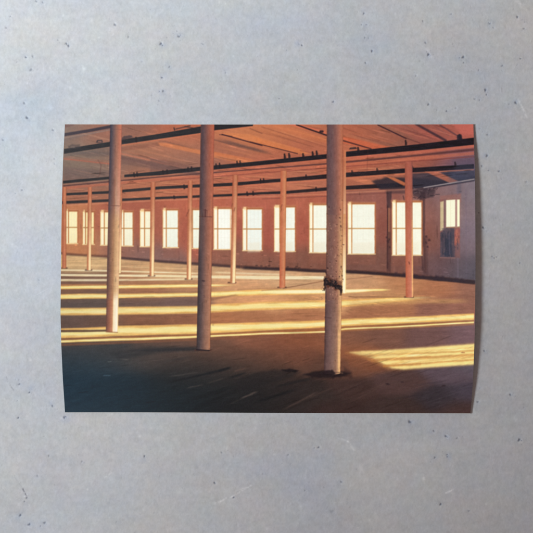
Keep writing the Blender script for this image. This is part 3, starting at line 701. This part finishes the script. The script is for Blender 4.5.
B.inputs['Base Color'].default_value = (.62, .60, .56, 1); B.inputs['Roughness'].default_value = .6
nz = N.new('ShaderNodeTexNoise'); nz.inputs['Scale'].default_value = 900
mx = N.new('ShaderNodeMix'); mx.data_type = 'RGBA'; mx.inputs['A'].default_value = (.56, .54, .50, 1); mx.inputs['B'].default_value = (.68, .66, .62, 1)
tc = N.new('ShaderNodeTexCoord'); L.new(tc.outputs['Object'], nz.inputs['Vector']); L.new(nz.outputs['Fac'], mx.inputs['Factor']); L.new(mx.outputs['Result'], B.inputs['Base Color'])
pm.materials.append(m)
po = bpy.data.objects.new('paper_sheet', pm); col.objects.link(po); po.parent = printo

# =====================================================================
#  THE CONCRETE
# =====================================================================
NV = 960
core = np.linspace(-12, 545, NV)
outer = 12 + np.cumsum(np.geomspace(.7, 260, 46))
axis = np.concatenate([-outer[::-1], core, 533 + outer])
cxg, cyg = np.meshgrid(axis, axis)
Z = np.zeros_like(cxg)
a0 = 46; sl = slice(a0, a0 + NV)
QX = cxg[sl, sl]; QY = cyg[sl, sl]
tone = np.zeros(QX.shape + (3,))
# cloudy cement paste: cool and warm patches
n1 = fbm(QX, QY, 150, 120, 700, 4); n2 = fbm(QX, QY, 60, 60, 720, 5, .6); n3 = fbm(QX, QY, 14, 14, 740, 4, .65); n4 = fbm(QX, QY, 4, 4, 760, 3, .7)
warmth = fbm(QX + 40, QY, 55, 45, 780, 4, .6)
trowel = fbm(QX + .25 * QY, QY, 46, 7, 790, 4, .6)
n5 = fbm(QX, QY, 2.6, 5.0, 765, 3, .75); n6 = fbm(QX, QY, 7, 9, 767, 4, .7)
n7 = fbm(QX, QY, 1.5, 1.9, 769, 2, .6)
val = 1 + .055 * n7 + .050 * n1 + .055 * n2 + .032 * n3 + .035 * n4 + .045 * n5 + .030 * n6 + .03 * trowel
base = np.array([.345, .350, .357])
tone[:] = base * val[..., None]
tone *= 1 + warmth[..., None] * np.array([.055, .008, -.05])
tone *= 1 + fbm(QX, QY, 9, 9, 781, 3, .6)[..., None] * np.array([.018, .0, -.018])
tone *= 1 + fbm(QX, QY, 2.4, 3.2, 785, 2, .6)[..., None] * np.array([.012, .003, -.014])
tone *= 1 + fbm(QX, QY, 18, 16, 783, 3, .6)[..., None] * np.array([.012, -.016, .012])
def blob(x, y, rx, ry, amp, ang=0):
    c, s_ = math.cos(ang), math.sin(ang)
    dx = QX - x; dy = QY - y
    u = (dx * c + dy * s_) / rx; v = (-dx * s_ + dy * c) / ry
    return np.exp(-(u * u + v * v)) * amp
# broad washes seen in the slab
for (x, y, rx, ry, a_, cc) in [(185,8,60,12,.06,(-.9,-.2,.5)),(280,20,70,14,.05,(-.6,0,.8)),(30,105,40,24,.07,(-1,-.4,.4)),(40,300,40,90,.05,(-.8,-.3,.7)),(510,20,40,40,.04,(.6,.2,-.4)),
    (500,60,30,20,.05,(-.6,-.4,0)),(370,45,24,20,.06,(-1,-.6,.1)),(70,470,60,40,.03,(.6,0,.2)),(160,435,60,20,.03,(.6,.2,-.6)),(300,480,60,50,.05,(-.7,-.5,.1)),(365,470,30,24,.05,(.8,.3,-.5)),
    (430,450,50,12,.05,(.9,.6,.2)),(500,490,40,40,.04,(-.3,-.3,-.1)),(260,470,40,16,.05,(-.9,-.4,.6)),(60,430,40,20,.04,(.4,.4,.2)),(10,150,20,30,.05,(-.9,-.3,.5))]:
    tone *= 1 + blob(x, y, rx, ry, a_)[..., None] * np.array(cc)
height = .00004 * n2 + .000026 * n3 + .000016 * n4 + .000012 * n5 + .000008 * n7
# pits: (x, y, radius, depth 0..1)
pits = [(36.3,1.2,1.2,.7),(42.7,2.3,1.1,.6),(10.5,16.4,.9,.6),(6.3,27.7,1.3,.5),(115,24.6,1.6,.8),(58,40,1,.5),(66.4,43.6,1.3,.9),(68.6,45.6,1.5,.9),(25.8,57.2,1.1,1),(32.8,56.3,1.4,.6),(17,62,1,.5),
 (31.2,69.7,1.7,.6),(24.2,103,1.3,.8),(27,117.7,1.6,1),(161,43.6,1.5,1),(162.6,45,1,.9),(179,36.4,1.5,.8),(177,31.2,.9,.5),(180.6,35.2,.8,.7),(128.5,36.8,1.4,.5),(162,77.6,1.1,1),(169.6,66.8,1.1,.7),(166,65,.8,.4),
 (163.2,91,1.2,.9),(159.4,91.4,1,.7),(152,95,1,.4),(159,100.8,1.1,.5),(142,61.4,1,.4),(203,44,1.1,.5),(225.8,72.7,1,.5),(184,6,.8,.3),(302,45.2,1.1,1),(299,44,.8,.5),(364,13.4,1.3,.8),(361.6,24.6,.9,.7),(366.6,24.6,.9,.7),
 (372,50.9,1.4,1),(365.6,62.8,1.1,.9),(365,37.5,1,.7),(368.6,38,.8,.5),(333.3,101.8,1.3,.9),(279.3,98.5,1.0,.6),(286.8,50.4,1,.4),(517.5,16.9,1.3,1),(524,28.6,1.2,.7),(524.8,22,.8,.5),(451.4,14,1.2,.6),(423,21,1.2,.7),
 (490,23.5,1.3,.7),(493.4,27.6,1,.6),(488.6,22.6,.8,.5),(425.6,42.7,1.3,.7),(428.6,54.4,1.5,1),(427,51.6,.8,.6),(463.4,57,1.6,1),(463.8,62.6,1,.8),(459.8,57.6,.8,.6),(478.8,70,1.2,.6),(520.6,58.6,1.1,.9),(502.5,65.7,1.3,.7),
 (485.6,90,1.6,1),(486.6,94.6,1.1,.8),(474.8,99,1.3,.6),(479.6,100,1.1,.7),(515.9,102.7,1.5,1),(509,104,.8,.6),(428.6,104.4,1.4,.8),(446.7,111,1.1,.9),(456,108,1.1,.5),(437,110,.8,.5),(416,75.8,1.2,.5),(420,61,1,.4),(453,44,1,.4),
 (18.3,417.9,1.2,1),(64.2,417.6,1.4,1),(65.6,416.8,1,1),(48.8,455.8,1.3,.6),(82,461.5,1.2,.5),(20.4,515.4,1.4,1),(29.3,524.6,1.7,.9),(44.6,523,1.4,.8),(40.6,526,1.1,.6),(37.5,476,1.2,.5),(26.8,498,1.1,.9),(24.6,501.6,1.0,.7),
 (144.5,456.3,1.2,.9),(214.6,483,1.3,1),(233.8,497.6,1.2,.9),(221.6,452.6,1.2,.6),(154,513,1,.3),(288.2,455,1.0,.8),(318.7,447.4,1.2,.9),(314.6,448,1,.6),(341.5,482,1.3,.7),(332,511.4,2.2,.35),(305,490.6,1.0,.6),(263,474,.9,.5),
 (409.9,422,1.9,1),(433.8,431,1.2,.8),(446,436.2,1.3,1),(448,437,.9,.7),(457.3,438.2,1.1,.6),(519.4,440,1.8,1),(521.4,440.6,1,.8),(435,457.7,1.2,.8),(447.2,454.8,.9,.9),(447.3,456.8,.9,.9),(440.8,504.4,1.4,1),(469,511,1.2,.6),
 (431,462,.8,.5),(53,130,1.3,.7),(3,140,1.2,.7),(22,190,1.2,.7),(15.4,193.5,.8,.6),(54.4,158.8,1.2,.5),(54.6,164,.9,.4),(39,280,1,.5),(19.5,384.2,1.3,.8),(19,380,.8,.5),(29.5,392.5,1.1,1),(52.5,406,1.3,.8),(17.4,400.8,.9,.5),
 (487.2,155.7,1.6,.9),(481.9,166,1.2,.8),(499,171.2,1.3,.8),(488.8,170.5,1.1,.6),(487.5,134.7,1.2,.7),(482.6,131.8,.8,.5),(480,128.6,.8,.5),(526.3,181.8,1.3,.5),(478.5,212.8,1.0,.8),(501.6,179,.8,.4),(483.2,227.6,1.3,1),(492.2,256.4,.9,.8),
 (494.4,258,1.0,.8),(496.6,257,1.0,.8),(520,263,1.1,.6),(484.3,351,1.2,.9),(510.4,394.7,1.3,.9),(477.8,402,1.3,.8),(524,407.4,.9,.5),(487,231,.7,.4),(480,388,.9,.5),(496,218,.9,.4)]
near_ = []
for (x, y, r_, dp) in list(pits):
    for _ in range(3):
        near_.append((x + rng.normal() * 4.5, y + rng.normal() * 4.0, .4 + .4 * rng.random(), .12 + .30 * rng.random() ** 2))
listed = len(pits); pits += near_
for _ in range(260):
    pits.append((rng.random() * 553 - 10, rng.random() * 553 - 10, .45 + .5 * rng.random(), .12 + .33 * rng.random() ** 2))
dark = np.zeros(QX.shape)
st = core[1] - core[0]
for (x, y, r, dp) in pits[:listed]:      # slightly darker, bluish bloom round the bigger holes
    i0 = max(0, int((x + 4) / st)); j0 = max(0, int((y + 4) / st)); q = slice(j0, j0 + 28); w_ = slice(i0, i0 + 28)
    ox, oy = rng.normal(size=2) * 1.5
    d2 = ((QX[q, w_] - x - ox) / 4.2) ** 2 + ((QY[q, w_] - y - oy) / 3.6) ** 2
    tone[q, w_] *= 1 + (np.exp(-d2) * dp * (.6 + 1.6 * n6[q, w_]))[..., None] * np.array([-.10, -.07, -.015])
    d3 = np.hypot(QX[q, w_] - x - .8, QY[q, w_] - y - .5)
    tone[q, w_] *= 1 + (np.exp(-((d3 - r * 1.5) / .7) ** 2) * dp * (.4 + n5[q, w_] * 1.4))[..., None] * .10
for (x, y, r, dp) in pits:
    R = r * 3
    i0 = max(0, int((x - R + 12) / st)); i1 = min(NV, int((x + R + 12) / st) + 2); j0 = max(0, int((y - R + 12) / st)); j1 = min(NV, int((y + R + 12) / st) + 2)
    if i1 <= i0 or j1 <= j0: continue
    A = QX[j0:j1, i0:i1]; Bq = QY[j0:j1, i0:i1]
    an = np.arctan2(Bq - y, A - x); ph = x * 1.7 + y
    rr = np.hypot(A - x, Bq - y) / (r * .82 * (1 + .22 * np.sin(2 * an + ph) + .14 * np.sin(3 * an + 2 * ph)))
    bowl = np.exp(-rr ** 3.0)
    height[j0:j1, i0:i1] -= dp * min(r, 1.5) * .00024 * bowl
    dark[j0:j1, i0:i1] = np.maximum(dark[j0:j1, i0:i1], np.exp(-(rr / .9) ** 2.4) * dp)
for k in range(520):    # little crumbs of cement left standing by the trowel
    x, y = rng.random(2) * 553 - 10; r = .45 + .55 * rng.random(); hh = (.00003 + .00007 * rng.random() ** 2) * (1 if k % 3 else -1)
    i0 = max(0, int((x - 3 + 12) / st)); j0 = max(0, int((y - 3 + 12) / st)); q = slice(j0, j0 + 12); w_ = slice(i0, i0 + 12)
    height[q, w_] += hh * np.exp(-(((QX[q, w_] - x) / r) ** 2 + ((QY[q, w_] - y) / (r * (.8 + 1.4 * rng.random()))) ** 2))
# pale chipped rims, scratches and trowel marks
pale_ = np.zeros(QX.shape); crack = np.zeros(QX.shape)
def scratch(x0, y0, x1, y1, w, a_, target, wob=.6, seed=0):
    m_ = 5
    i0, i1 = [max(0, int((v + 12) / st)) for v in (min(x0, x1) - m_, max(x0, x1) + m_)]
    j0, j1 = [max(0, int((v + 12) / st)) for v in (min(y0, y1) - m_, max(y0, y1) + m_)]
    A0 = QX[j0:j1, i0:i1]; B0 = QY[j0:j1, i0:i1]
    if A0.size == 0: return
    A = A0 + wob * fbm(A0, B0, 5, 5, 880 + seed, 3); Bq = B0 + wob * fbm(A0, B0, 5, 5, 990 + seed, 3)
    ex_, ey_ = x1 - x0, y1 - y0
    tt = ((A - x0) * ex_ + (Bq - y0) * ey_) / (ex_ ** 2 + ey_ ** 2); tc_ = np.clip(tt, 0, 1)
    d = np.hypot(A - x0 - tc_ * ex_, Bq - y0 - tc_ * ey_)
    brk = np.clip(.55 + fbm(A0, B0, 2.2, 2.2, 700 + seed, 3) * 1.1, 0, 1)
    target[j0:j1, i0:i1] += a_ * np.exp(-(d / w) ** 2) * brk * 1.3

scratch(215.5,503.6,226,498.6,1.0,.30,pale_,.5,1); scratch(231,497,251,485.6,.8,.26,pale_,.5,2); scratch(236,491,248,487,.7,.15,pale_,.5,3)
scratch(339,438,348,441.6,.9,.16,pale_,.6,4); scratch(348,441.6,354,450,.9,.14,pale_,.6,5)
scratch(518,99.6,522,107,.9,.28,pale_,.5,6); scratch(522,107,527,117,1.1,.26,pale_,.5,7); scratch(446,493,453,489.6,1.0,.30,pale_,.4,8)
scratch(423.6,477,424.2,482,1.3,.30,pale_,.4,9); scratch(430,490,433,492,1.3,.14,pale_,.5,10); scratch(6,377,14,391,.6,.35,crack,.8,11); scratch(14,475,24,491,.7,.22,crack,.8,12)
scratch(22.6,489,27.4,497.6,.7,.75,crack,.5,13); scratch(24,497,27,494.6,.8,.3,pale_,.4,14); scratch(516,0,522,5,2.2,.16,pale_,.8,15); scratch(104,478,111,473,.8,.14,pale_,.5,16); 
scratch(227,468,230.4,464,.8,.16,pale_,.5,17); scratch(307,467,305.6,478,.9,.12,pale_,.5,18)
for (x, y, r, a_) in [(84,69,1.8,.22),(83,66,1.2,.16),(30.6,360,1.2,.22),(99,37.5,1,.16),(92,20,2.2,.10),(361.4,469,4,.10),(301,507,3,.08),(370,520,1.6,.14),(274,454.4,1.2,.14),(504,340,1,.24),(501,351,1,.24),(506,150,1.2,.16),
    (64,36,2.6,.12),(72,40,2.2,.12),(50,107,3,.10),(140,436,2.2,.09),(163,436,2.6,.09),(61,418,1.2,.18),(475,417,6,.09),(515,418,3,.10),(520,441,1,.12),(428,50,2,.12),(431,57,1.6,.12),(472,150,1,.1),(18.6,505,2,.12),(27,416.5,1.5,.08)]:
    pale_ += a_ * np.exp(-(((QX - x) / r) ** 2 + ((QY - y) / r) ** 2)) * (1 + .8 * n4)
for k in range(240):
    x, y = rng.random(2) * 545 - 5; r = .5 + .9 * rng.random(); a_ = .05 + .12 * rng.random() ** 2
    i0 = max(0, int((x - 4 + 12) / st)); j0 = max(0, int((y - 4 + 12) / st)); q = slice(j0, j0 + 16); w_ = slice(i0, i0 + 16)
    pale_[q, w_] += a_ * np.exp(-(((QX[q, w_] - x) / r) ** 2 + ((QY[q, w_] - y) / (r * 1.4)) ** 2))
for k in range(26):
    x, y = rng.random(2) * 533; an = rng.random() * 3.14; l = 5 + 14 * rng.random()
    scratch(x, y, x + l * math.cos(an), y + l * math.sin(an), .35, .05 + .05 * rng.random(), pale_ if k % 2 else crack, .8, 30 + k)
height -= crack * .00010; height += pale_ * .00005
pitcol = np.array([.065, .075, .115])
tone = tone * (1 + pale_[..., None] * np.array([1, .98, .96]))
tone += (pitcol - tone) * np.clip(dark ** 1.2 * .85, 0, .9)[..., None]
tone += (np.array([.12, .12, .14]) - tone) * np.clip(crack, 0, .8)[..., None]
Z[sl, sl] = height
allt = np.empty(cxg.shape + (3,)); allt[:] = base
allt[sl, sl] = tone
# carry the border tone outwards
ci = np.clip(np.arange(len(axis)) - a0, 0, NV - 1)
allt = tone[ci][:, ci]
fade = np.clip(np.maximum(np.abs(cxg - CX), np.abs(cyg - CY)) - 290, 0, 200)[..., None] / 200
allt = allt * (1 - fade) + base * fade
P = np.stack([wx(cxg), wy(cyg), Z], -1)
me = grid_mesh('concrete_surface', P)
colour_attr(me, 'cement', allt.reshape(-1, 3))
m, N, L, B = material('bare_concrete')
a = N.new('ShaderNodeAttribute'); a.attribute_name = 'cement'
tc = N.new('ShaderNodeTexCoord')
nz = N.new('ShaderNodeTexNoise'); nz.inputs['Scale'].default_value = 1500; nz.inputs['Detail'].default_value = 5; nz.inputs['Roughness'].default_value = .65
nz2 = N.new('ShaderNodeTexNoise'); nz2.inputs['Scale'].default_value = 420; nz2.inputs['Detail'].default_value = 6; nz2.inputs['Roughness'].default_value = .7
for q in (nz, nz2): L.new(tc.outputs['Object'], q.inputs['Vector'])
mr = N.new('ShaderNodeMapRange'); mr.inputs['From Min'].default_value = .3; mr.inputs['From Max'].default_value = .7; mr.inputs['To Min'].default_value = .94; mr.inputs['To Max'].default_value = 1.06
L.new(nz2.outputs['Fac'], mr.inputs['Value'])
mu = N.new('ShaderNodeVectorMath'); mu.operation = 'SCALE'; L.new(a.outputs['Color'], mu.inputs[0]); L.new(mr.outputs['Result'], mu.inputs['Scale'])
L.new(mu.outputs['Vector'], B.inputs['Base Color'])
ad = N.new('ShaderNodeMath'); ad.operation = 'ADD'; L.new(nz.outputs['Fac'], ad.inputs[0]); L.new(nz2.outputs['Fac'], ad.inputs[1])
bp = N.new('ShaderNodeBump'); bp.inputs['Strength'].default_value = .35; bp.inputs['Distance'].default_value = 0.00012
L.new(ad.outputs['Value'], bp.inputs['Height']); L.new(bp.outputs['Normal'], B.inputs['Normal'])
B.inputs['Roughness'].default_value = .85; B.inputs['Specular IOR Level'].default_value = .08
me.materials.append(m)
ob = bpy.data.objects.new('concrete_surface', me); col.objects.link(ob); ob['kind'] = 'structure'

# =====================================================================
#  LIGHT AND CAMERA
# =====================================================================
from mathutils import Vector
wd = bpy.data.worlds.new('World'); scene.world = wd; wd.use_nodes = True
bg = wd.node_tree.nodes['Background']; bg.inputs['Color'].default_value = (*ROOM_RGB, 1); bg.inputs['Strength'].default_value = 1.0
ld = bpy.data.lights.new('window_light', 'AREA'); ld.shape = 'RECTANGLE'; ld.size = .26; ld.size_y = .26
ld.color = LAMP_RGB.tolist(); ld.energy = WATT
lo = bpy.data.objects.new('window_light', ld); col.objects.link(lo)
lo.location = LAMP.tolist()
lo.rotation_euler = (Vector(AIM.tolist()) - lo.location).to_track_quat('-Z', 'Y').to_euler()

cd = bpy.data.cameras.new('camera'); cam = bpy.data.objects.new('camera', cd); col.objects.link(cam)
cam.location = (0, 0, .45); cd.sensor_width = 36; cd.lens = 36 * .45 / (533 * PX); cd.clip_start = .01; cd.clip_end = 20
scene.camera = cam
scene.view_settings.view_transform = 'Standard'; scene.view_settings.look = 'None'; scene.view_settings.exposure = 0; scene.view_settings.gamma = 1
